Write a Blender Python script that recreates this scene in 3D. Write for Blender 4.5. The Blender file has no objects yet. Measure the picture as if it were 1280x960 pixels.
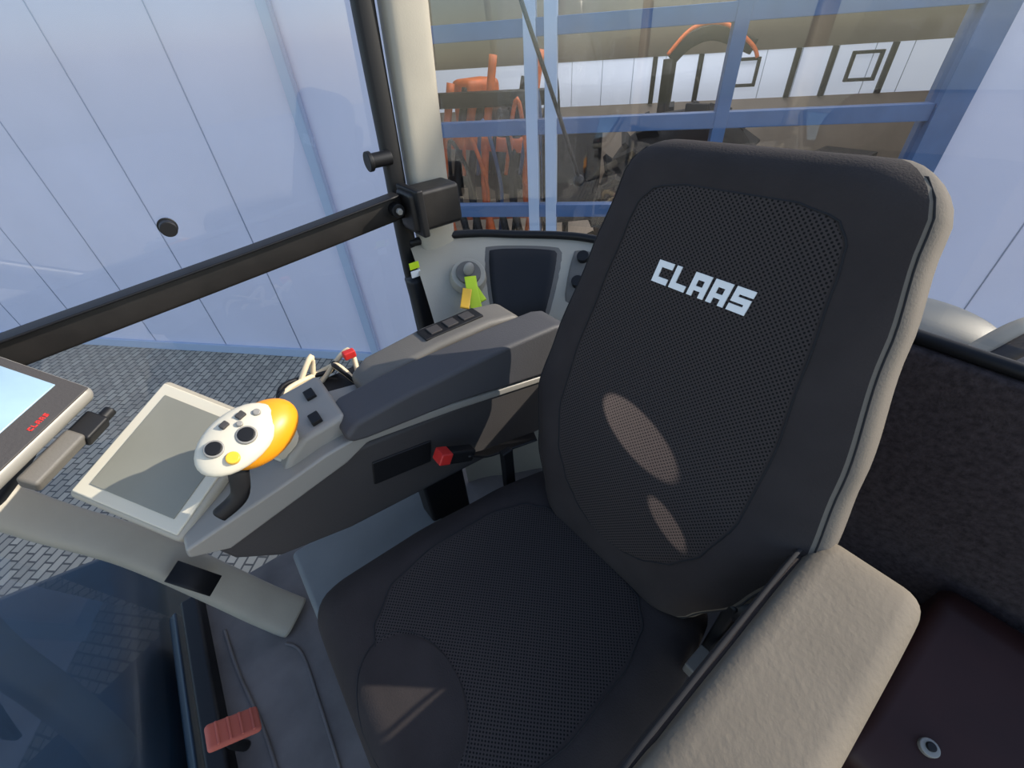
import bpy, math, random
from mathutils import Vector, Matrix
random.seed(4)
def s2l(c):
    return tuple((x/255/12.92 if x/255<=0.04045 else ((x/255+0.055)/1.055)**2.4) for x in c)
# ---------------------------------------------------------------- materials
def mat(name, rgb, rough=0.6, metal=0.0, bump=0.0, bscale=60, var=0.0, vscale=8, coat=0.0, emit=0, spec=.5):
    m=bpy.data.materials.new(name); m.use_nodes=True
    nt=m.node_tree; b=nt.nodes["Principled BSDF"]
    c=s2l(rgb)
    b.inputs["Base Color"].default_value=(*c,1)
    b.inputs["Roughness"].default_value=rough
    b.inputs["Metallic"].default_value=metal
    b.inputs["Specular IOR Level"].default_value=spec
    if coat: b.inputs["Coat Weight"].default_value=coat
    tc=nt.nodes.new("ShaderNodeTexCoord")
    if var:
        n=nt.nodes.new("ShaderNodeTexNoise"); n.inputs["Scale"].default_value=vscale; n.inputs["Detail"].default_value=5
        nt.links.new(tc.outputs["Object"],n.inputs["Vector"])
        r=nt.nodes.new("ShaderNodeValToRGB")
        r.color_ramp.elements[0].position=.3; r.color_ramp.elements[1].position=.7
        r.color_ramp.elements[0].color=(*[x*(1-var) for x in c],1)
        r.color_ramp.elements[1].color=(*[min(1,x*(1+var)) for x in c],1)
        nt.links.new(n.outputs["Fac"],r.inputs[0]); nt.links.new(r.outputs[0],b.inputs["Base Color"])
    if bump:
        n=nt.nodes.new("ShaderNodeTexNoise"); n.inputs["Scale"].default_value=bscale; n.inputs["Detail"].default_value=4
        nt.links.new(tc.outputs["Object"],n.inputs["Vector"])
        bp=nt.nodes.new("ShaderNodeBump"); bp.inputs["Strength"].default_value=bump; bp.inputs["Distance"].default_value=.002
        nt.links.new(n.outputs["Fac"],bp.inputs["Height"]); nt.links.new(bp.outputs[0],b.inputs["Normal"])
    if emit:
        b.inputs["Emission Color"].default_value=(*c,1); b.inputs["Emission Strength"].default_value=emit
    return m
def mat_perf(name, rgb, hole, scale):
    m=mat(name,rgb,.95,bump=.25,bscale=400,spec=.25)
    nt=m.node_tree; b=nt.nodes["Principled BSDF"]
    tc=nt.nodes.new("ShaderNodeTexCoord")
    rot=nt.nodes.new("ShaderNodeMapping"); rot.inputs["Rotation"].default_value=(0,0,math.radians(45))
    nt.links.new(tc.outputs["Object"],rot.inputs[0])
    v=nt.nodes.new("ShaderNodeTexVoronoi"); v.voronoi_dimensions='2D'; v.inputs["Randomness"].default_value=0; v.inputs["Scale"].default_value=scale
    nt.links.new(rot.outputs[0],v.inputs["Vector"])
    r=nt.nodes.new("ShaderNodeValToRGB")
    r.color_ramp.elements[0].position=.22; r.color_ramp.elements[1].position=.36
    r.color_ramp.elements[0].color=(*s2l(hole),1); r.color_ramp.elements[1].color=(*s2l(rgb),1)
    nt.links.new(v.outputs["Distance"],r.inputs[0]); nt.links.new(r.outputs[0],b.inputs["Base Color"])
    return m
def mat_glass(name, refl=.07, tint=(.96,.98,1.0)):
    m=bpy.data.materials.new(name); m.use_nodes=True; nt=m.node_tree; nt.nodes.clear()
    o=nt.nodes.new("ShaderNodeOutputMaterial"); mx=nt.nodes.new("ShaderNodeMixShader")
    t=nt.nodes.new("ShaderNodeBsdfTransparent"); t.inputs[0].default_value=(*tint,1)
    g=nt.nodes.new("ShaderNodeBsdfGlossy"); g.inputs["Roughness"].default_value=.02
    n=nt.nodes.new("ShaderNodeTexNoise"); n.inputs["Scale"].default_value=1.5; n.inputs["Detail"].default_value=5
    r=nt.nodes.new("ShaderNodeMapRange"); r.inputs["To Min"].default_value=refl*.4; r.inputs["To Max"].default_value=refl*1.8
    nt.links.new(n.outputs["Fac"],r.inputs["Value"]); nt.links.new(r.outputs[0],mx.inputs[0])
    nt.links.new(t.outputs[0],mx.inputs[1]); nt.links.new(g.outputs[0],mx.inputs[2]); nt.links.new(mx.outputs[0],o.inputs[0])
    return m
def mat_cobble():
    m=mat("cobble_paving",(140,140,140),.9)
    nt=m.node_tree; b=nt.nodes["Principled BSDF"]
    tc=nt.nodes.new("ShaderNodeTexCoord")
    mp=nt.nodes.new("ShaderNodeMapping"); mp.inputs["Rotation"].default_value=(0,0,math.radians(-47.6))
    br=nt.nodes.new("ShaderNodeTexBrick"); br.inputs["Scale"].default_value=6.5
    br.inputs["Brick Width"].default_value=.75; br.inputs["Row Height"].default_value=.45
    br.inputs["Color1"].default_value=(*s2l((186,174,154)),1); br.inputs["Color2"].default_value=(*s2l((156,146,130)),1)
    br.inputs["Mortar"].default_value=(*s2l((92,88,82)),1); br.inputs["Mortar Size"].default_value=.045
    nt.links.new(tc.outputs["Object"],mp.inputs[0]); nt.links.new(mp.outputs[0],br.inputs["Vector"])
    nt.links.new(br.outputs["Color"],b.inputs["Base Color"])
    return m
FAB=mat("dark_seat_fabric",(52,47,46),.98,bump=.4,bscale=350,var=.12,vscale=12,spec=.2)
FABSUN=mat("sunlit_side_fabric",(106,99,90),.95,bump=.3,bscale=300,var=.06,spec=.2)  # dark seat fabric, its colour lightened to carry sunlight on the sides
PERF=mat_perf("perforated_fabric",(59,53,51),(17,15,16),190)
SEAM=mat("seam_thread",(26,25,27),.9)
LOGO=mat("logo_white",(225,225,222),.6)
ARMV=mat("armrest_vinyl",(112,103,90),.8,bump=.5,bscale=120,var=.1,spec=.25)
BLK=mat("black_plastic",(20,20,22),.5,var=.1,spec=.3)
BLKM=mat("black_worn_metal",(30,27,25),.5,.2,bump=.3,bscale=40,var=.4,vscale=14)
DG=mat("dark_grey_plastic",(60,57,56),.6,bump=.25,bscale=250,var=.05,spec=.35)
PADG=mat("arm_pad_vinyl",(68,67,69),.6,bump=.25,bscale=250,var=.05,spec=.35)
MG=mat("mid_grey_plastic",(98,94,88),.55,bump=.2,bscale=250,var=.05,spec=.35)
LG=mat("light_grey_plastic",(158,151,136),.55,bump=.15,bscale=250,var=.06)
SIL=mat("silver_plastic",(142,138,130),.45,.1)
WHT=mat("white_plastic",(200,192,172),.45)
BOX=mat("blue_grey_plastic",(108,112,112),.6,var=.08,spec=.3)
ORG=mat("orange_plastic",(235,150,25),.4)
YEL=mat("yellow_button",(235,180,50),.35)
RED=mat("red_plastic",(190,40,36),.5)
PED=mat("red_pedal_rubber",(178,92,76),.8,bump=.3)
MATF=mat("floor_rubber",(104,98,95),.85,bump=.5,bscale=60,var=.25,vscale=7,spec=.3)
CARP=mat("rear_carpet",(60,52,52),.98,bump=1,bscale=260,var=.35,vscale=90,spec=.15)
MAR=mat("dark_box_red_sheen",(52,26,22),.5,var=.5,vscale=3,spec=.3)  # red reflection put into the dark box colour
SCR1=mat("screen_glass_bright",(132,156,172),.22,var=.3,vscale=4)
SCR2=mat("touchscreen_glass",(128,126,114),.4,var=.08,vscale=5,spec=.4)
TEAL=mat("teal_painted_metal",(18,40,54),.4,coat=.12,var=.35,vscale=4)
WALL=mat("white_cladding",(212,210,226),.6,var=.04,vscale=1.2)
GROOVE=mat("cladding_joint",(160,168,192),.6)
BLUE=mat("blue_door_frame",(70,98,138),.45,var=.1)
LBLUE=mat("pale_door_frame",(170,184,206),.5)
TYRE=mat("tyre_rubber",(26,26,28),.85,bump=.4)
ORM=mat("orange_machine_paint",(215,105,45),.5,var=.3,emit=.05)  # paint glows faintly in place of light inside the hall
HALLF=mat("hall_floor",(165,152,138),.8,var=.2,vscale=2,emit=.08)  # floor material carries a faint glow standing in for hall lighting
HALLW=mat("hall_wall",(140,130,118),.8,var=.15,vscale=2,emit=.14)  # walls glow slightly, light put into the material
DAY=mat("daylit_panel",(200,208,222),.6,emit=.7)
YG=mat("yellow_green_tag",(190,215,30),.5)
BEI=mat("beige_cable",(215,195,160),.6)
GLS=mat_glass("cab_glass",.09)
GLD=mat_glass("door_glass",.07,(.86,.87,.90))
COB=mat_cobble()
# ---------------------------------------------------------------- helpers
def empty(name):
    e=bpy.data.objects.new(name,None); bpy.context.collection.objects.link(e); return e
def mk(name,verts,faces,m,parent=None,smooth=True,bevel=0,subs=0,world=None,mats=None,fm=None,seg=3):
    me=bpy.data.meshes.new(name); me.from_pydata([tuple(v) for v in verts],[],faces); me.update()
    import bmesh
    bm=bmesh.new(); bm.from_mesh(me); bmesh.ops.recalc_face_normals(bm,faces=bm.faces); bm.to_mesh(me); bm.free()
    ob=bpy.data.objects.new(name,me); bpy.context.collection.objects.link(ob)
    for mm in (mats or [m]): me.materials.append(mm)
    if fm:
        for p,i in zip(me.polygons,fm): p.material_index=i
    for p in me.polygons: p.use_smooth=smooth
    if world is not None: ob.matrix_world=world
    if parent: ob.parent=parent
    if bevel:
        b=ob.modifiers.new("bevel","BEVEL"); b.width=bevel; b.segments=seg; b.limit_method='ANGLE'; b.angle_limit=math.radians(30)
        w=ob.modifiers.new("wn","WEIGHTED_NORMAL"); w.keep_sharp=False
    if subs:
        s=ob.modifiers.new("sub","SUBSURF"); s.levels=subs; s.render_levels=subs
    return ob
def frame(o,ex,ey,ez):
    M=Matrix.Identity(4)
    for i,e in enumerate((ex,ey,ez)):
        for j in range(3): M[j][i]=e[j]
    for j in range(3): M[j][3]=o[j]
    return M
BF=[(0,1,2,3),(4,7,6,5),(0,4,5,1),(1,5,6,2),(2,6,7,3),(3,7,4,0)]
def box(name,c,size,m,parent=None,bevel=.006,M=None,seg=3):
    x,y,z=[s/2 for s in size]
    v=[(-x,-y,-z),(x,-y,-z),(x,y,-z),(-x,y,-z),(-x,-y,z),(x,-y,z),(x,y,z),(-x,y,z)]
    if M is None: M=Matrix.Identity(3)
    W=Matrix.Translation(Vector(c))@M.to_4x4()
    return mk(name,v,BF,m,parent,True,bevel,world=W,seg=seg)
def prism(name,poly,z0,z1,W,m,parent=None,bevel=.004,seg=3):
    n=len(poly)
    v=[(p[0],p[1],z0) for p in poly]+[(p[0],p[1],z1) for p in poly]
    f=[tuple(range(n)),tuple(range(2*n-1,n-1,-1))]+[(i,(i+1)%n,n+(i+1)%n,n+i) for i in range(n)]
    return mk(name,v,f,m,parent,True,bevel,world=W,seg=seg)
XZ=frame((0,0,0),(1,0,0),(0,0,1),(0,-1,0))   # local z = -Y
def xz(name,poly,y0,y1,m,parent=None,bevel=.006,seg=3):
    return prism(name,poly,-y1,-y0,XZ,m,parent,bevel,seg)
def catmull(pts,n=8,closed=False):
    P=[Vector(p) for p in pts]; out=[]
    N=len(P); rng=range(N if closed else N-1)
    for i in rng:
        if closed: a,b,c,d=P[i-1],P[i],P[(i+1)%N],P[(i+2)%N]
        else: a=P[max(i-1,0)];b=P[i];c=P[i+1];d=P[min(i+2,N-1)]
        for k in range(n):
            t=k/n
            out.append(.5*((2*b)+(c-a)*t+(2*a-5*b+4*c-d)*t*t+(3*b-a-3*c+d)*t**3))
    if not closed: out.append(P[-1])
    return out
def sweep(name,pts,w,h,ref,m,parent=None,n=4,seg=16,closed=False,sm=8,world=None):
    path=catmull(pts,sm,closed) if sm else [Vector(p) for p in pts]
    N=len(path); verts=[]; ref=Vector(ref)
    for i,p in enumerate(path):
        if closed: t=path[(i+1)%N]-path[i-1]
        else: t=path[min(i+1,N-1)]-path[max(i-1,0)]
        t.normalize(); side=t.cross(ref)
        if side.length<1e-4: side=t.cross(Vector((1,.1,.2)))
        side.normalize(); nn=side.cross(t).normalized()
        f=i/(N-1)
        ww=w(f) if callable(w) else w; hh=h(f) if callable(h) else h
        for k in range(seg):
            a=2*math.pi*k/seg; c,s=math.cos(a),math.sin(a)
            verts.append(p+side*(ww/2*math.copysign(abs(c)**(2/n),c))+nn*(hh/2*math.copysign(abs(s)**(2/n),s)))
    F=[]
    for i in range(N if closed else N-1):
        for k in range(seg):
            j=(i+1)%N
            F.append((i*seg+k,i*seg+(k+1)%seg,j*seg+(k+1)%seg,j*seg+k))
    if not closed: F+= [tuple(range(seg)),tuple(range(N*seg-1,(N-1)*seg-1,-1))]
    return mk(name,verts,F,m,parent,True,world=world)
def tube(name,pts,r,m,parent=None,closed=False,sm=8,world=None,seg=10):
    return sweep(name,pts,2*r,2*r,(.13,.21,.97),m,parent,2,seg,closed,sm,world)
def cyl(name,c,ax,r,L,m,parent=None,r2=None,bevel=.002,n=28):
    ax=Vector(ax).normalized(); q=ax.to_track_quat('Z','Y').to_matrix()
    r2=r if r2 is None else r2
    v=[(r*math.cos(2*math.pi*i/n),r*math.sin(2*math.pi*i/n),-L/2) for i in range(n)]+[(r2*math.cos(2*math.pi*i/n),r2*math.sin(2*math.pi*i/n),L/2) for i in range(n)]
    f=[tuple(range(n)),tuple(range(2*n-1,n-1,-1))]+[(i,(i+1)%n,n+(i+1)%n,n+i) for i in range(n)]
    return mk(name,v,f,m,parent,True,bevel,world=Matrix.Translation(Vector(c))@q.to_4x4(),seg=2)
def ell(name,c,rad,m,parent=None,M=None,seg=32,rings=16):
    v=[];F=[]
    for i in range(rings+1):
        th=math.pi*i/rings-math.pi/2
        for k in range(seg):
            a=2*math.pi*k/seg
            v.append((rad[0]*math.cos(th)*math.cos(a),rad[1]*math.cos(th)*math.sin(a),rad[2]*math.sin(th)))
    for i in range(rings):
        for k in range(seg): F.append((i*seg+k,i*seg+(k+1)%seg,(i+1)*seg+(k+1)%seg,(i+1)*seg+k))
    if M is None: M=Matrix.Identity(3)
    return mk(name,v,F,m,parent,True,world=Matrix.Translation(Vector(c))@M.to_4x4())
def interp(tab,x):
    if x<=tab[0][0]: return tab[0][1]
    for (a,b),(c,d) in zip(tab,tab[1:]):
        if x<=c:
            t=(x-a)/(c-a); t=t*t*(3-2*t)*.5+t*.5; return b+(d-b)*t
    return tab[-1][1]
# ---------------------------------------------------------------- camera
f=533.0; th=math.radians(39.7); r=math.radians(4.46); yaw=math.radians(35)
Fh=Vector((math.sin(yaw),math.cos(yaw),0)); R0=Vector((math.cos(yaw),-math.sin(yaw),0))
Fv=Fh*math.cos(th)+Vector((0,0,-math.sin(th))); U0=R0.cross(Fv)
R=R0*math.cos(r)-U0*math.sin(r); U=U0*math.cos(r)+R0*math.sin(r)
cam=bpy.data.cameras.new("camera"); cam.lens=f/1280*36; cam.sensor_width=36; cam.clip_start=.02
co=bpy.data.objects.new("camera",cam); bpy.context.collection.objects.link(co)
co.matrix_world=frame((0,0,1.36),R,U,-Fv); bpy.context.scene.camera=co
# ---------------------------------------------------------------- driver seat
seat=empty("driver_seat")
def cushion_body(L,wtab,T,nsup,rc0,rc1,rt,bol,lum):
    def wid(v):
        w=interp(wtab,v)
        for (rc,dd) in ((rc0,rc0-v),(rc1,v-(L-rc1))):
            if dd>0: w-=rc*(1-math.sqrt(max(0,1-(dd/rc)**2)))
        return w
    def thk(v):
        t=T/2
        for dd in (rt-v, v-(L-rt)):
            if dd>0: t-=(T/2*.93)*(1-math.sqrt(max(0,1-(dd/rt)**2)))
        return t
    def front(u,v):
        w=wid(v); t=min(1,abs(u)/max(w,1e-4))
        base=thk(v)*(1-t**nsup)**(1/nsup)
        k=math.sin(math.pi*min(1,max(0,v/L)))**.5
        return base+bol*math.exp(-((t-.78)/.17)**2)*k*(1-t**8)+lum(v)*(1-t*t)
    return wid,thk,front
def build_body(name,L,funcs,nsup,W,parent,mats,sidecut):
    wid,thk,front=funcs
    vs=[0,.002,.006,.012,.02,.03,.042]
    k=40; vs+= [.042+(L-.084)*i/k for i in range(1,k)]
    vs+= [L-x for x in reversed([0,.002,.006,.012,.02,.03,.042])]
    seg=72; V=[];F=[];fm=[]
    for v in vs:
        w=wid(v);T=thk(v)
        for j in range(seg):
            a=2*math.pi*(j+.5)/seg; c,s=math.cos(a),math.sin(a)
            u=w*math.copysign(abs(c)**(2/nsup),c)
            d=T*math.copysign(abs(s)**(2/nsup),s)
            if s>0: d=front(u,v)
            V.append((u,v,d))
    for i in range(len(vs)-1):
        for j in range(seg):
            F.append((i*seg+j,i*seg+(j+1)%seg,(i+1)*seg+(j+1)%seg,(i+1)*seg+j))
            a=2*math.pi*(j+1)/seg
            fm.append(0 if math.sin(a)>sidecut else 1)
    F+=[tuple(range(seg)),tuple(range(len(vs)*seg-1,(len(vs)-1)*seg-1,-1))]; fm+=[1,1]
    return mk(name,V,F,None,parent,True,world=W,mats=mats,fm=fm)
def panel(name,funcs,outline_v,half,uc,off,W,m,parent,seam=True):
    wid,thk,front=funcs; V=[];F=[];C=18
    rows=[]
    n=46; v0,v1=outline_v
    for i in range(n+1):
        q=.5-.5*math.cos(math.pi*i/n); rows.append(v0+(v1-v0)*q)
    for v in rows:
        hw=half(v)
        for j in range(C+1):
            u=uc(v)+hw*(2*j/C-1); e=off
            if j in(0,C): e=-.0005
            V.append((u,v,front(u,v)+e))
    for i in range(n):
        for j in range(C):
            a=i*(C+1)+j; F.append((a,a+1,a+C+2,a+C+1))
    mk(name,V,F,m,parent,True,world=W)
    if seam:
        P=[V[i*(C+1)] for i in range(n+1)]+[V[i*(C+1)+C] for i in range(n,-1,-1)]
        Q=[P[0]]
        for p in P[1:]:
            if (Vector(p)-Vector(Q[-1])).length>.004: Q.append(p)
        Q=[(a,b,c+.0008) for a,b,c in Q]
        tube(name+"_seam",Q,.0015,SEAM,parent,True,0,W,6)
# backrest
eb=Vector((.325,0,.946)).normalized(); ed=Vector((-eb.z,0,eb.x)); eu=eb.cross(ed)
WB=frame((.430,.291,.455),eu,eb,ed)
WB=WB@Matrix.Translation((0,.4,0))@Matrix.Rotation(math.radians(1.9),4,'Z')@Matrix.Translation((0,-.4,0)); LB=.80
bf=cushion_body(LB,[(0,.15),(.06,.20),(.16,.258),(.30,.300),(.42,.282),(.6,.246),(.72,.221),(.80,.211)],.125,5,.05,.07,.045,.016,lambda v:.012*math.exp(-((v-.25)/.14)**2))
build_body("backrest",LB,bf,5,WB,seat,[FAB,FABSUN],.50)
ph=[(.085,.0),(.09,.045),(.11,.09),(.15,.135),(.21,.17),(.30,.192),(.42,.190),(.55,.173),(.66,.158),(.70,.150),(.725,.130),(.735,.08)]
panel("backrest_perforated_panel",bf,(.085,.735),lambda v:interp(ph,v),lambda v:0,.0015,WB,PERF,seat)
P=[]
for sgn in (-1,1):
    rng=[.03+(LB-.05)*i/40 for i in range(41)]
    if sgn==1: rng=rng[::-1]
    for v in rng:
        w=bf[0](v)*.955*sgn; P.append((w,v,bf[2](w,v)+.0003))
tube("backrest_piping",P,.0016,SEAM,seat,True,0,WB,6)
def strokes(ch):
    t=.28
    return {"C":[(0,0,1,t),(0,0,t+.04,1),(0,1-t,1,1)],"L":[(0,0,t+.04,1),(0,0,1,t)],
     "A":[(0,0,t+.03,1),(1-t-.03,0,1,1),(0,1-t,1,1),(0,.26,1,.26+t*.7)],
     "S":[(0,0,1,t),(1-t,0,1,.62),(0,.38,1,.38+t*.85),(0,.38,t,1),(0,1-t,1,1)]}[ch]
V=[];F=[]; u0=-.083; lw=.0275; gap=.005; hh=.035; vb=.586
for i,ch in enumerate("CLAAS"):
    for (a,b,c,d) in strokes(ch):
        base=len(V)
        for e in (.0018,.0034):
            for (x,y) in((a,b),(c,b),(c,d),(a,d)):
                u=u0+i*(lw+gap)+x*lw+ (y*.004); v=vb+y*hh+.004-(i+x)*.0008
                V.append((u,v,bf[2](u,v)+e))
        F+=[tuple(base+k for k in q) for q in BF]
mk("embroidered_lettering",V,F,LOGO,seat,False,world=WB)
xs=box("backrest_shell",(0,0,0),(.38,.62,.05),BLK,seat,.02); xs.matrix_world=WB@Matrix.Translation((0,.40,-.075))
# cushion
WC=frame((-.142,.305,.435),(0,-1,0),(1,0,0),(0,0,1)); LC=.64
cf=cushion_body(LC,[(0,.285),(.08,.300),(.25,.297),(.45,.275),(.64,.235)],.14,4.5,.045,.05,.055,.018,lambda v:.012-.02*(v/LC))
build_body("seat_cushion",LC,cf,4.5,WC,seat,[FAB,FAB],.55)
pc=[(.07,.02),(.075,.09),(.1,.15),(.16,.195),(.26,.21),(.40,.20),(.48,.175),(.52,.135),(.535,.07),(.54,.01)]
panel("cushion_perforated_panel",cf,(.07,.54),lambda v:interp(pc,v),lambda v:0,.0015,WC,PERF,seat)
pe=lambda v:.125*math.sqrt(max(0,1-((v-.095)/.082)**2))+.001
panel("cushion_front_patch",cf,(.014,.176),pe,lambda v:.01,.0032,WC,FAB,seat)
box("seat_pan",(.16,.30,.35),(.50,.44,.05),BLK,seat,.015)
prism("suspension_bellows",[(-.2,0),(-.17,.05),(-.2,.1),(-.17,.15),(-.2,.2),(-.17,.25),(-.19,.33),(.19,.33),(.17,.25),(.2,.2),(.17,.15),(.2,.1),(.17,.05),(.2,0)],-.2,.2,frame((.2,.3,.0),(1,0,0),(0,0,1),(0,-1,0)),BLK,seat,.006)
def armrest():
    poly=[(.075,.66),(.06,.71),(.085,.76),(.14,.783),(.30,.79),(.46,.79),(.53,.775),(.552,.72),(.54,.62),(.46,.56),(.30,.585),(.14,.63)]
    pl=[(p.x,p.y) for p in catmull([(a,b,0) for a,b in poly],4,True)]
    xz("armrest_pad",pl,-.118,.013,ARMV,seat,.028,6)
    xz("armrest_inner_fabric",[(.11,.635),(.105,.75),(.16,.768),(.30,.772),(.47,.772),(.52,.755),(.53,.66),(.45,.58),(.30,.60)],.007,.024,FAB,seat,.008)
    tube("armrest_seam",[(.09,.017,.752),(.13,.018,.772),(.20,.018,.779),(.30,.019,.781),(.46,.019,.781),(.53,.017,.765)],.003,SEAM,seat)
    cyl("armrest_pivot",(.47,.04,.60),(0,1,0),.04,.05,BLK,seat)
    box("armrest_bracket",(.46,.045,.48),(.06,.02,.28),BLK,seat,.005)
armrest()
# seat belt
bk=Matrix.Rotation(math.radians(30),3,'Y')
box("belt_buckle",(.265,.62,.615),(.085,.030,.034),BLK,seat,.006,bk)
box("belt_buckle_button",(.229,.616,.640),(.030,.034,.030),RED,seat,.004,bk)
sweep("belt_strap",[(.28,.62,.60),(.33,.62,.565),(.41,.61,.55),(.47,.585,.56)],.045,.007,(0,.4,1),BLK,seat)
box("belt_stalk",(.38,.59,.50),(.03,.02,.14),BLK,seat,.004)
sweep("belt_strap_near",[(.40,.035,.47),(.44,.02,.52),(.47,.03,.50)],.03,.006,(0,-1,.4),BLK,seat)
box("belt_latch",(.37,.04,.505),(.05,.02,.03),MG,seat,.004)
# ---------------------------------------------------------------- armrest console
con=empty("armrest_console")
xz("console_body",[(-.215,.665),(-.20,.615),(-.14,.555),(.0,.515),(.64,.44),(.64,.63),(.30,.70),(.05,.735),(-.19,.70)],.672,.835,DG,con,.014)
xz("console_trim",[(-.245,.69),(-.24,.712),(-.05,.745),(.02,.76),(.09,.765),(.30,.722),(.64,.642),(.64,.622),(.30,.700),(.10,.738),(.05,.714),(-.19,.66)],.662,.845,SIL,con,.006)
xz("console_front_block",[(-.06,.735),(-.035,.77),(.0,.797),(.085,.808),(.085,.75),(.0,.74)],.69,.86,SIL,con,.012)
xz("arm_pad",[(.070,.765),(.062,.785),(.09,.808),(.20,.815),(.45,.812),(.60,.803),(.64,.79),(.64,.655),(.30,.730),(.10,.757)],.650,.752,PADG,con,.014,5)
xz("storage_lid",[(.15,.70),(.145,.78),(.19,.808),(.34,.822),(.48,.820),(.56,.805),(.58,.78),(.58,.70)],.754,.850,MG,con,.014,5)
box("lid_label_panel",(.40,.810,.822),(.16,.05,.006),BLK,con,.002)
for i in range(3): box("label_key_%d"%i,(.355+i*.045,.810,.826),(.030,.03,.004),DG,con,.001)
box("console_recess",(.155,.671,.628),(.14,.006,.065),BLK,con,.004,Matrix.Rotation(.2,3,'Y'))
tube("console_cable",[(-.20,.75,.60),(-.16,.78,.50),(-.05,.80,.45),(.08,.78,.46)],.016,BLK,con)
tube("console_cable_2",[(-.16,.72,.60),(-.10,.76,.47),(.0,.78,.42),(.12,.76,.46)],.010,BLK,con)
box("console_support",(.25,.74,.38),(.12,.07,.32),BLK,con,.01)
for i,(x,y) in enumerate([(.035,.72),(.05,.80)]): box("rocker_%d"%i,(x,y,.806),(.02,.03,.01),BLK,con,.002,Matrix.Rotation(-.15,3,'Y'))
# touchscreen
ts=empty("touchscreen_terminal")
ea=Vector((.118,-.165,-.06)).normalized(); e2=Vector((.217,.07,.06)); e2=(e2-ea*e2.dot(ea)).normalized(); en=ea.cross(e2)
if en.z<0: en=-en
MT=Matrix((ea,e2,en)).transposed()
if MT.determinant()<0: MT=Matrix((-ea,e2,en)).transposed()
ct=Vector((-.208,.837,.782))
box("terminal_housing",ct-en*.012,(.230,.250,.03),LG,ts,.012,MT,4)
box("terminal_bezel",ct+en*.004,(.212,.232,.006),WHT,ts,.006,MT)
box("terminal_glass",ct+en*.0075,(.170,.190,.003),SCR2,ts,.001,MT)
box("terminal_back_lug",ct-en*.045+e2*.06,(.09,.09,.05),DG,ts,.01,MT)
# joystick
js=empty("joystick")
jn=Vector((.08,-.52,.85)).normalized()
jx=Vector((.80,.36,.15)); jx=(jx-jn*jx.dot(jn)).normalized(); jy=jn.cross(jx)
MJ=Matrix((jx,jy,jn)).transposed(); jc=Vector((-.082,.662,.880))
ell("grip_shell",jc-jn*.026+jx*.030-jy*.010,(.070,.048,.038),ORG,js,MJ)
ell("grip_face",jc,(.070,.046,.018),WHT,js,MJ)
def jb(n,x,y,rr,m,h=.01):
    z=.018*math.sqrt(max(0,1-(x/.07)**2-(y/.046)**2))
    cyl(n,jc+jx*x+jy*y+jn*z,jn,rr,h,m,js)
jb("button_ring_1",-.034,.008,.0145,SIL,.006); jb("button_1",-.034,.008,.0115,BLK)
jb("button_ring_2",.008,-.012,.0155,SIL,.006); jb("button_2",.008,-.012,.0125,BLK)
box("button_3",jc+jx*.028+jy*.018+jn*.016,(.014,.011,.008),DG,js,.002,MJ); jb("button_4",-.030,-.022,.010,YEL)
box("button_5",jc+jx*.002+jy*.024+jn*.017,(.013,.010,.008),DG,js,.002,MJ); jb("button_6",.046,.004,.006,SIL); jb("button_7",.016,.008,.005,SIL)
sweep("grip_stem",[jc-jn*.04+jx*.045,(-.04,.705,.82),(-.03,.725,.785),(-.02,.745,.75)],lambda t:.045+.02*t,lambda t:.035+.03*t,(0,1,0),WHT,js,3)
sweep("hand_rest",[jc-jn*.03-jx*.0,(-.105,.655,.83),(-.125,.645,.785),(-.165,.645,.765)],lambda t:.035-.01*t,.02,(0,-1,.3),BLK,js,3)
cyl("stem_boot",(-.02,.75,.762),(0,-.1,1),.045,.03,WHT,js,.03)
# ---------------------------------------------------------------- display monitor
dm=empty("display_monitor")
dr=Vector((.119,.126,.019)).normalized(); du=Vector((-.072,.12,.099)); du=(du-dr*du.dot(dr)).normalized(); dn=dr.cross(du)
MD=Matrix((dr,du,dn)).transposed(); A=Vector((-.247,.917,.921)); mw,mh=.22,.22
cd=A-dr*mw/2+du*mh/2
box("monitor_housing",cd-dn*.017,(mw,mh,.034),SIL,dm,.014,MD,4)
box("monitor_face",cd+dn*.001,(mw-.014,mh-.014,.004),DG,dm,.006,MD)
box("monitor_glass",cd+dn*.0035+du*.014,(mw-.045,mh-.06,.003),SCR1,dm,.002,MD)
V=[];F=[]
for i,ch in enumerate("CLAAS"):
    for (a,b,c,d) in strokes(ch):
        base=len(V)
        for e in (.0028,.0036):
            for (x,y) in((a,b),(c,b),(c,d),(a,d)): V.append((.002+i*.0072+x*.0056,-mh/2+.017+y*.0065,e))
        F+=[tuple(base+k for k in q) for q in BF]
mk("monitor_lettering",V,F,RED,dm,False,world=Matrix.Translation(cd)@MD.to_4x4())
sweep("monitor_arm",[cd-dn*.03-du*.06,cd-dn*.07-du*.07,(-.46,.98,.78),(-.54,1.06,.70)],.035,.03,(0,0,1),BLK,dm,3)
box("monitor_clamp",A-dr*.12-dn*.05-du*.012,(.10,.03,.03),MG,dm,.006,MD)
box("clamp_plate",A-dr*.05-dn*.055-du*.015,(.05,.035,.03),BLK,dm,.005,MD)
cyl("clamp_knob",A-dr*.03-dn*.055-du*.02,dr,.010,.05,BLK,dm)
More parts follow.
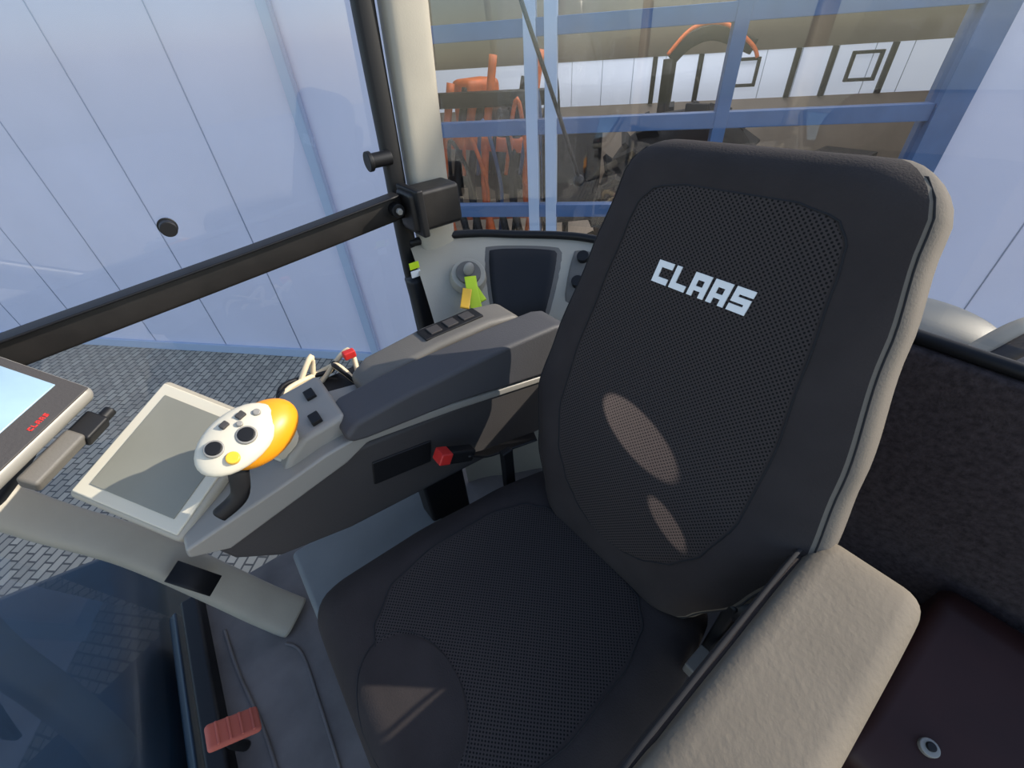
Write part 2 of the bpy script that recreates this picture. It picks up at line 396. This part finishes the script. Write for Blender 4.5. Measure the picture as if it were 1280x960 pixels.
# ---------------------------------------------------------------- cab structure
cab=empty("tractor_cab")
sweep("a_pillar",[(-.262,.905,.0),(-.31,.948,.09),(-.37,1.0,.23),(-.45,1.06,.42),(-.56,1.12,.61),(-.66,1.17,.92),(-.74,1.21,1.5),(-.78,1.21,2.0)],lambda t:.115-.025*min(1,t*2),.07,(.5,-.7,.5),LG,cab,4,24)
sweep("a_pillar_vent",[(-.345,.925,.29),(-.40,.967,.375)],.052,.012,(.55,-.7,.45),BLK,cab,6,16,sm=2)
sweep("b_pillar",[(.57,1.16,.55),(.59,1.19,.9),(.615,1.21,1.3),(.65,1.2,2.0)],.115,.07,(0,-1,0),LG,cab,4,24)
sweep("b_pillar_seal",[(.49,1.19,.0),(.495,1.2,.8),(.51,1.21,1.1),(.53,1.22,1.5),(.56,1.21,2.0)],.05,.04,(0,-1,0),BLK,cab,4)
sweep("b_pillar_foot",[(.47,1.10,.40),(.475,1.12,.62),(.48,1.15,.80)],.06,.06,(0,-1,0),BLK,cab,4)
box("pillar_label",(.470,1.118,.85),(.03,.004,.02),YG,cab,.001); box("pillar_label_white",(.470,1.118,.825),(.03,.004,.02),LOGO,cab,.001)
rail=empty("monitor_rail")
sweep("rail_bar",[(-.62,1.15,.915),(-.34,1.15,.94),(.10,1.15,.975),(.48,1.15,1.01)],.035,.062,(0,0,1),BLKM,rail,8,20)
sweep("rail_cap",[(-.62,1.137,.948),(-.34,1.137,.973),(.10,1.137,1.008),(.47,1.137,1.043)],.045,.006,(0,0,1),BLK,rail,8,12)
box("rail_bracket",(.555,1.12,1.0),(.15,.09,.105),BLKM,rail,.012)
box("rail_bracket_lip",(.50,1.115,1.0),(.02,.12,.12),BLK,rail,.005)
cyl("rail_bolt",(.455,1.12,1.01),(0,1,0),.018,.03,BLK,rail)
cyl("rail_bolt_head",(.455,1.105,1.01),(0,1,0),.009,.02,SIL,rail,n=6)
fc=empty("fender_console")
PT=catmull([(.50,1.19,.88),(.62,1.17,.875),(.72,1.13,.865),(.80,1.07,.855),(.90,.97,.85),(.96,.88,.845),(1.0,.72,.84),(1.0,.45,.83)],6)
PB=catmull([(.44,.98,.66),(.52,.95,.66),(.58,.91,.66),(.64,.88,.66),(.71,.84,.66),(.77,.76,.66),(.80,.66,.66),(.82,.45,.66)],6)
N=len(PT); K=8
def FS(i,k,off=0):
    def at(i,k):
        i=max(0,min(N-1.001,i)); a=int(i); t=i-a
        p=PT[a].lerp(PT[a+1],t); q=PB[a].lerp(PB[a+1],t)
        m=p.lerp(q,k); m.z+=.03*math.sin(math.pi*k); return m
    p=at(i,k)
    n=(at(i+.5,k)-at(i-.5,k)).cross(at(i,k+.03)-at(i,k-.03)).normalized()
    if n.z<0: n=-n
    return p+n*off
V=[];F=[]
for i in range(N):
    for k in range(K+1): V.append(FS(i,k/K))
    b=PB[i]; V.append((b.x,b.y,0.0))
for i in range(N-1):
    for k in range(K+1):
        a=i*(K+2)+k; F.append((a,a+1,a+K+3,a+K+2))
mk("fender_cover",V,F,LG,fc,True)
def patch(name,i0,i1,k0,k1,off,m,ni=14,nk=8,rr=.18):
    V=[];F=[]
    for a in range(ni+1):
        for b in range(nk+1):
            x=2*a/ni-1;y=2*b/nk-1
            sx=x*math.sqrt(1-rr*y*y); sy=y*math.sqrt(1-rr*x*x)
            e=off if (0<a<ni and 0<b<nk) else -.002
            V.append(FS((i0+i1)/2+sx*(i1-i0)/2,(k0+k1)/2+sy*(k1-k0)/2,e))
    for a in range(ni):
        for b in range(nk):
            q=a*(nk+1)+b; F.append((q,q+1,q+nk+2,q+nk+1))
    return mk(name,V,F,m,fc,True)
patch("console_door_rim",11.6,26.0,.10,.98,.004,MG)
patch("console_door",12.2,25.4,.14,.95,.008,BLK)
patch("switch_panel",27.2,31.5,.15,.8,.006,MG)
for j in range(2):
    p=FS(29.3,.3+j*.28,.012); n=(FS(29.3,.4,.1)-FS(29.3,.4,0)).normalized()
    cyl("round_switch_%d"%j,p,n,.018,.02,BLK,fc)
p=FS(8.2,.52,.0); n=(FS(8,.42,.1)-FS(8,.42,0)).normalized()
cyl("vent_ring",p+n*.015,n,.056,.03,LG,fc,.050)
cyl("vent_core",p+n*.03,n,.036,.02,MG,fc)
ell("ignition_key",p+n*.055,(.018,.006,.02),SIL,fc)
sweep("key_tag",[p+n*.05+Vector((-.01,-.02,-.01)),p+n*.04+Vector((-.03,-.06,-.04)),p+n*.03+Vector((-.045,-.10,-.07))],.034,.005,n,YG,fc,5)
sweep("key_tag_2",[p+n*.04+Vector((-.01,-.02,-.02)),p+n*.04+Vector((-.01,-.08,-.06))],.02,.005,n,YG,fc,5)
sweep("key_tag_3",[p+n*.035+Vector((-.04,-.05,-.02)),p+n*.035+Vector((-.08,-.09,-.05))],.026,.005,n,YEL,fc,5)
tube("glass_bottom_seal",[q+Vector((0,0,.008)) for q in PT],.012,BLK,fc,sm=0)
# wiring bundle
wb=empty("cable_bundle")
for i,mm in enumerate([BEI,BLK,BEI,BLK,BEI,BEI]):
    o=Vector((random.uniform(-.03,.03),random.uniform(-.02,.02),random.uniform(-.01,.02)))
    tube("cable_%d"%i,[Vector((.00,.93,.70))+o,Vector((.05,.96,.75))+o*2,Vector((.11,.98,.72))-o,Vector((.16,.96,.75))+o,Vector((.17,.90,.70))],.006,mm,wb)
box("red_connector",(.18,.95,.765),(.03,.02,.02),RED,wb,.004)
box("cable_holder",(.10,.93,.70),(.20,.10,.02),BLK,wb,.005)
# cab floor, rear wall
fl=empty("floor")
box("floor_mat",(.24,.28,-.02),(1.52,1.75,.04),MATF,fl,.01)
tube("mat_lip",[(-.44,1.0,.004),(-.43,.85,.004),(-.40,.6,.004),(-.40,.2,.004)],.005,MATF,fl)
tube("mat_lip_2",[(-.30,.84,.003),(-.27,.78,.003),(-.27,.6,.003),(-.28,.3,.003)],.004,MATF,fl)
box("door_sill",(-.50,.5,.015),(.05,1.3,.07),BLK,fl,.01)
wr=empty("wall_rear")
prism("rear_lining",[(1.02,.85),(.985,.85),(.975,.80),(.90,.0),(1.02,.0)],-1.0,1.0,frame((0,-.2,0),(1,0,0),(0,0,1),(0,-1,0)),CARP,wr,.01)
tube("rear_seal",[(1.01,.8,.862),(1.01,-1.2,.862)],.014,BLK,wr,sm=0)
sb=empty("side_storage_box")
xz("storage_box_body",[(.55,.0),(.53,.30),(.60,.36),(.88,.44),(.93,.42),(.93,.0)],-.75,-.19,MAR,sb,.04,6)
cyl("storage_box_knob",(.62,-.275,.369),(-.25,0,1),.014,.014,SIL,sb)
cyl("storage_box_knob_core",(.62,-.275,.375),(-.25,0,1),.007,.014,BLK,sb)
xz("wheel_arch_lining",[(.35,.0),(.38,.20),(.5,.30),(.93,.34),(.93,.0)],-.19,-.03,CARP,sb,.02)
cb=empty("cooler_box")
box("cooler_body",(.03,.735,.14),(.34,.25,.27),DG,cb,.03,None,5)
box("cooler_lid",(.03,.735,.29),(.38,.29,.035),BOX,cb,.016,None,5)
cyl("cooler_latch",(-.13,.63,.31),(0,0,1),.012,.008,BLK,cb)
pd=empty("brake_pedal")
MP=Matrix.Rotation(math.radians(38),3,'Y')
box("pedal_pad",(-.42,.645,.14),(.11,.060,.018),PED,pd,.008,MP)
for i in range(4): box("pedal_rib_%d"%i,Vector((-.42,.645,.14))+MP@Vector((-.036+i*.024,0,.011)),(.006,.052,.006),PED,pd,.002,MP)
tube("pedal_lever",[(-.42,.645,.13),(-.45,.65,.08),(-.45,.66,.0)],.012,BLK,pd)
# glass
def pane(name,pts,m,parent=None):
    return mk(name,pts,[tuple(range(len(pts)))],m,parent,False)
pane("window_1",[(-.53,1.235,.02),(.49,1.235,.02),(.54,1.235,2.0),(-.78,1.235,2.0),(-.66,1.235,.9)],GLS)
V=[];F=[]
path=catmull([(.66,1.215,.875),(.74,1.16,.875),(.82,1.10,.875),(.92,1.0,.875),(.985,.90,.875),(1.03,.7,.875),(1.035,.3,.875),(1.035,-1.2,.875)],5)
for q in path: V+=[(q.x,q.y,.875),(q.x+.02,q.y+.02,2.0)]
for i in range(len(path)-1): F.append((2*i,2*i+2,2*i+3,2*i+1))
mk("window_2",V,F,GLS,None,True)
pane("window_3",[(-.535,-.6,.03),(-.535,1.1,.03),(-.80,1.2,1.0),(-.95,.9,2.0),(-.95,-.6,2.0)],GLS)
def knob(nm,c):
    e=empty(nm); cyl("stud",c,(0,1,0),.016,.03,BLK,e); cyl("washer",Vector(c)+Vector((0,.012,0)),(0,1,0),.019,.004,BLK,e)
knob("window_stud",(-.035,1.215,1.07)); 
k=empty("window_hinge"); cyl("hinge_barrel",(.47,1.19,1.12),(1,0,0),.018,.06,BLK,k); cyl("hinge_cap",(.44,1.19,1.12),(1,0,0),.024,.012,BLK,k)
wp=empty("window_strut")
tube("strut_rod",[(.85,1.16,1.60),(.91,1.12,1.40),(.98,1.07,1.18),(1.045,1.04,.99)],.006,BLK,wp)
ell("strut_ball",(1.05,1.04,.975),(.018,.018,.018),BLK,wp)
# ---------------------------------------------------------------- outside
mk("paving_ground",[(-25,-25,-1.3),(25,-25,-1.3),(25,25,-1.3),(-25,25,-1.3)],[(0,1,2,3)],COB,None,False)
hood=empty("front_fender")
xz("fender_shell",[(-.66,-.75),(-.64,-.12),(-.70,-.03),(-1.2,.05),(-1.9,.0),(-2.1,-.5),(-1.9,-.75)],.10,1.62,TEAL,hood,.05,5)
xz("step_panel",[(-.60,-.6),(-.60,-.05),(-.57,-.03),(-.55,-.6)],.10,1.2,TEAL,hood,.01)
rf=empty("rear_fender")
ell("fender_lamp",(1.33,.12,.74),(.10,.16,.05),LG,rf)
sweep("fender_top",[(1.33,.75,.60),(1.38,.40,.64),(1.45,.0,.60),(1.5,-.5,.45)],.40,.06,(0,0,1),DG,rf,4)
hs=empty("hydraulic_hose")
for i in range(2): tube("hose_%d"%i,[(1.30,-.22-i*.05,.72),(1.30,-.14-i*.05,.82),(1.24,-.06-i*.04,.86),(1.16,-.01-i*.03,.82),(1.11,.02-i*.03,.72),(1.10,.03-i*.03,.4)],.020,LG if i==0 else DG,hs)
# building wall in own frame
W0=Vector((1.05,3.87,0)); wd=Vector((.674,-.739,0)).normalized(); wn=Vector((-.739,-.674,0)).normalized()
WW=frame(W0,wd,-wn,(0,0,1))
if WW.to_3x3().determinant()<0: WW=frame(W0,wd,wn,(0,0,1)); SG=-1
else: SG=1
def wb_(name,s0,s1,z0,z1,o0,o1,m,parent,bevel=.004):
    a,b=sorted((-o0*SG,-o1*SG))
    v=[(s0,a,z0),(s1,a,z0),(s1,b,z0),(s0,b,z0),(s0,a,z1),(s1,a,z1),(s1,b,z1),(s0,b,z1)]
    return mk(name,v,BF,m,parent,True,bevel,world=WW)
gw=empty("wall_garage")
DS=.88
wb_("cladding_left",-12,DS,-1.3,4.5,-.2,0,WALL,gw)
wb_("cladding_right",4.22,12,-1.3,4.5,-.2,0,WALL,gw)
wb_("cladding_top",DS,4.22,2.45,4.5,-.2,0,WALL,gw)
for i in range(9): wb_("joint_l%d"%i,-.95-i*.95,-.94-i*.95,-1.3,4.5,-.01,.003,GROOVE,gw,0)
for i in range(8): wb_("joint_r%d"%i,4.95+i*.95,4.96+i*.95,-1.3,4.5,-.01,.003,GROOVE,gw,0)
wb_("corner_flashing",-.10,-.02,-1.3,4.5,0,.03,LBLUE,gw); wb_("flashing_edge",-.02,.0,-1.3,4.5,0,.035,GROOVE,gw)
wb_("plinth",-12,DS,-1.3,-1.2,0,.03,LBLUE,gw)
gd=empty("garage_door")
wb_("jamb_left",DS-.04,DS+.06,-1.3,2.45,-.1,.05,LBLUE,gd); wb_("jamb_right",4.08,4.24,-1.3,2.45,-.1,.05,BLUE,gd)
wb_("header",DS,4.24,2.4,2.55,-.1,.06,BLUE,gd)
for i,z in enumerate([1.9,1.36,.83,.27,-.30]): wb_("rail_%d"%i,DS,4.08,z-.045,z+.045,-.05,.03,BLUE,gd)
for i,s in enumerate([1.68,1.81,2.90]): wb_("mullion_%d"%i,s-.04,s+.04,-.35,2.4,-.05,.035,LBLUE if s<2 else BLUE,gd)
wb_("bottom_panel",DS,4.08,-1.3,-.35,-.05,.0,WALL,gd)
mk("window_4",[(DS,0,-.3),(4.08,0,-.3),(4.08,0,2.4),(DS,0,2.4)],[(0,1,2,3)],GLD,None,False,world=WW)
# hall interior
hall=empty("hall_interior")
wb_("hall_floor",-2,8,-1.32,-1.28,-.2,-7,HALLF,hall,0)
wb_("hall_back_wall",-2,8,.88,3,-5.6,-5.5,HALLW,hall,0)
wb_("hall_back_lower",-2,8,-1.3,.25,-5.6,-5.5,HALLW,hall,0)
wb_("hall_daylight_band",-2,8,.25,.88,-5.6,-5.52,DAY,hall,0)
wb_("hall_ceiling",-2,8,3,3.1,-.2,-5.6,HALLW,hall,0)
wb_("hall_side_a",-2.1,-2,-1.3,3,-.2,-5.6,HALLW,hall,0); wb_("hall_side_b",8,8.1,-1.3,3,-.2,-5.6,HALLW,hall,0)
for i,s in enumerate([2.9,3.6,5.0,5.5,6.3]): wb_("hall_post_%d"%i,s,s+.07,.25,.88,-5.5,-5.44,BLK,hall,0)
for i in range(12): wb_("hall_rib_%d"%i,1.6+i*.5,1.61+i*.5,.25,.88,-5.52,-5.515,LBLUE,hall,0)
def fr(nm,s):
    for (a,b,c,d) in ((s,s+.42,.42,.46),(s,s+.42,.76,.80),(s,s+.04,.42,.80),(s+.38,s+.42,.42,.80)):
        wb_(nm+"_%d"%int(a*100+c*10),a,b,c,d,-5.5,-5.44,BLK,hall,0)
fr("hall_frame_a",4.1); fr("hall_frame_b",5.8)
def HP(s,o,z): 
    return W0+wd*s-wn*o+Vector((0,0,z))
def wheel(name,c,R_,wdt,ax):
    e=empty(name); ax=Vector(ax).normalized(); q=ax.to_track_quat('Z','Y').to_matrix().to_4x4(); M=Matrix.Translation(c)@q
    V=[];F=[];n=40;prof=[(.55,-.5),(.85,-.5),(.97,-.42),(1,-.2),(1,.2),(.97,.42),(.85,.5),(.55,.5)]
    for i in range(n):
        a=2*math.pi*i/n
        for (pr,pz) in prof: V.append((R_*pr*math.cos(a),R_*pr*math.sin(a),pz*wdt))
    m_=len(prof)
    for i in range(n):
        for j in range(m_): F.append((i*m_+j,i*m_+(j+1)%m_,((i+1)%n)*m_+(j+1)%m_,((i+1)%n)*m_+j))
    mk("tyre",V,F,TYRE,e,True,world=M)
    for i in range(22):
        a=2*math.pi*i/22
        for sd in(-1,1):
            b=box("lug_%d_%d"%(i,sd),(0,0,0),(.07*R_/.7,.05,wdt*.5),TYRE,e,.008)
            b.matrix_world=M@Matrix.Rotation(a+(0 if sd<0 else .14),4,'Z')@Matrix.Translation((R_*1.02,0,sd*wdt*.24))@Matrix.Rotation(sd*.6,4,'X')
    for b,m__ in ((.55,ORM),(.2,BLK)):
        o=cyl("rim",(0,0,0),(0,0,1),R_*b,wdt*(.5 if b>.3 else .6),m__,e); o.matrix_world=M
wheel("tractor_wheel",HP(3.02,1.95,-.33),.95,.45,wn*.85+wd*.45)
om=empty("orange_cultivator")
random.seed(9)
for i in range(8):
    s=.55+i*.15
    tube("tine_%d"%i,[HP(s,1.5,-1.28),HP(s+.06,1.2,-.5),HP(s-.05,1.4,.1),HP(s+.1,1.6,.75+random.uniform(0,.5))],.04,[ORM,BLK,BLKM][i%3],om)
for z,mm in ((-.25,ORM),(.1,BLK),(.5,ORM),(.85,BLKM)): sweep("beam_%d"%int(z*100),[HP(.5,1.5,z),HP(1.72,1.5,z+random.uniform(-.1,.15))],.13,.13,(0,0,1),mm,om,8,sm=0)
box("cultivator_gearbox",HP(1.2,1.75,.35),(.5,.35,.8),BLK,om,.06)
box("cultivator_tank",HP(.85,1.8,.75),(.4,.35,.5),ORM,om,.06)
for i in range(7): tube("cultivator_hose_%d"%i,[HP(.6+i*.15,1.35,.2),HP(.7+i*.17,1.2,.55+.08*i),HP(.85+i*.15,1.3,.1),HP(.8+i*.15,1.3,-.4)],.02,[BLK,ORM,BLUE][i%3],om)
ld=empty("loader_arm")
sweep("loader_boom",[HP(2.95,3.6,.95),HP(3.15,3.6,1.12),HP(3.45,3.6,1.18),HP(3.9,3.6,1.02)],.10,.16,(0,0,1),BLKM,ld,6)
tube("loader_hose",[HP(2.9,3.5,1.0),HP(3.15,3.5,1.24),HP(3.5,3.5,1.26),HP(3.85,3.5,1.05),HP(3.95,3.5,.92)],.022,ORM,ld)
sweep("loader_post",[HP(2.95,3.6,-1.3),HP(2.95,3.6,.95)],.14,.12,(1,0,0),BLKM,ld,6)
ch=empty("office_chair")
cc=HP(1.92,.62,0); az=math.atan2(wd.y,wd.x); Mz=Matrix.Rotation(az+.25,3,'Z')
box("chair_back",cc+Vector((0,0,.42)),(.50,.10,.62),BLK,ch,.048,Mz,5)
box("chair_seat",cc+Mz@Vector((0,.24,.0)),(.48,.46,.10),DG,ch,.04,Mz,4)
cyl("chair_column",cc+Mz@Vector((0,.24,-.45)),(0,0,1),.03,.85,BLK,ch)
box("chair_plinth",cc+Mz@Vector((0,.22,-1.09)),(.5,.5,.40),MG,ch,.03,Mz)
sh=empty("workbench")
box("bench_top",HP(5.3,3.9,-.35),(1.6,.7,.08),DG,sh,.01); box("bench_cabinet",HP(5.3,3.9,-.85),(1.4,.6,.9),MG,sh,.02)
# ---------------------------------------------------------------- lights
def look(o,d): o.rotation_euler=Vector(d).to_track_quat('-Z','Y').to_euler()
tosun=Vector((1.78,-1.0,1.0)).normalized()
sl=bpy.data.lights.new("sun","SUN"); sl.energy=7.0; sl.angle=.009; sl.color=(1,.91,.78)
so=bpy.data.objects.new("sun",sl); bpy.context.collection.objects.link(so); look(so,-tosun); so.location=(5,-5,6)
# added spot lamps standing in for sun reflected onto the backrest by side glass
def glint(name,pos,target,ang,power):
    l=bpy.data.lights.new(name,"SPOT"); l.energy=power; l.spot_size=math.radians(ang); l.spot_blend=.12; l.shadow_soft_size=.003; l.color=(1,.88,.80)
    o=bpy.data.objects.new(name,l); bpy.context.collection.objects.link(o); o.location=pos; look(o,Vector(target)-Vector(pos))
glint("glint_spot",(.20,1.20,1.22),(.474,.294,.791),4.4,150)
glint("glint_spot.001",(.20,.95,1.20),(.436,.176,.682),2.4,100)
hl=bpy.data.lights.new("hall_fill","AREA"); hl.energy=160; hl.size=4  # unseen area lamp added to brighten the hall interior
ho=bpy.data.objects.new("hall_fill",hl); bpy.context.collection.objects.link(ho); ho.location=HP(3,2.0,2.9); look(ho,(0,0,-1))
w=bpy.data.worlds.new("world"); bpy.context.scene.world=w; w.use_nodes=True; nt=w.node_tree
bg=nt.nodes["Background"]; sk=nt.nodes.new("ShaderNodeTexSky"); sk.sky_type='NISHITA'; sk.sun_disc=False
sk.sun_elevation=math.radians(32); sk.sun_rotation=math.atan2(tosun.x,tosun.y)
nt.links.new(sk.outputs[0],bg.inputs[0]); bg.inputs[1].default_value=.30
bpy.context.scene.view_settings.view_transform='Standard'
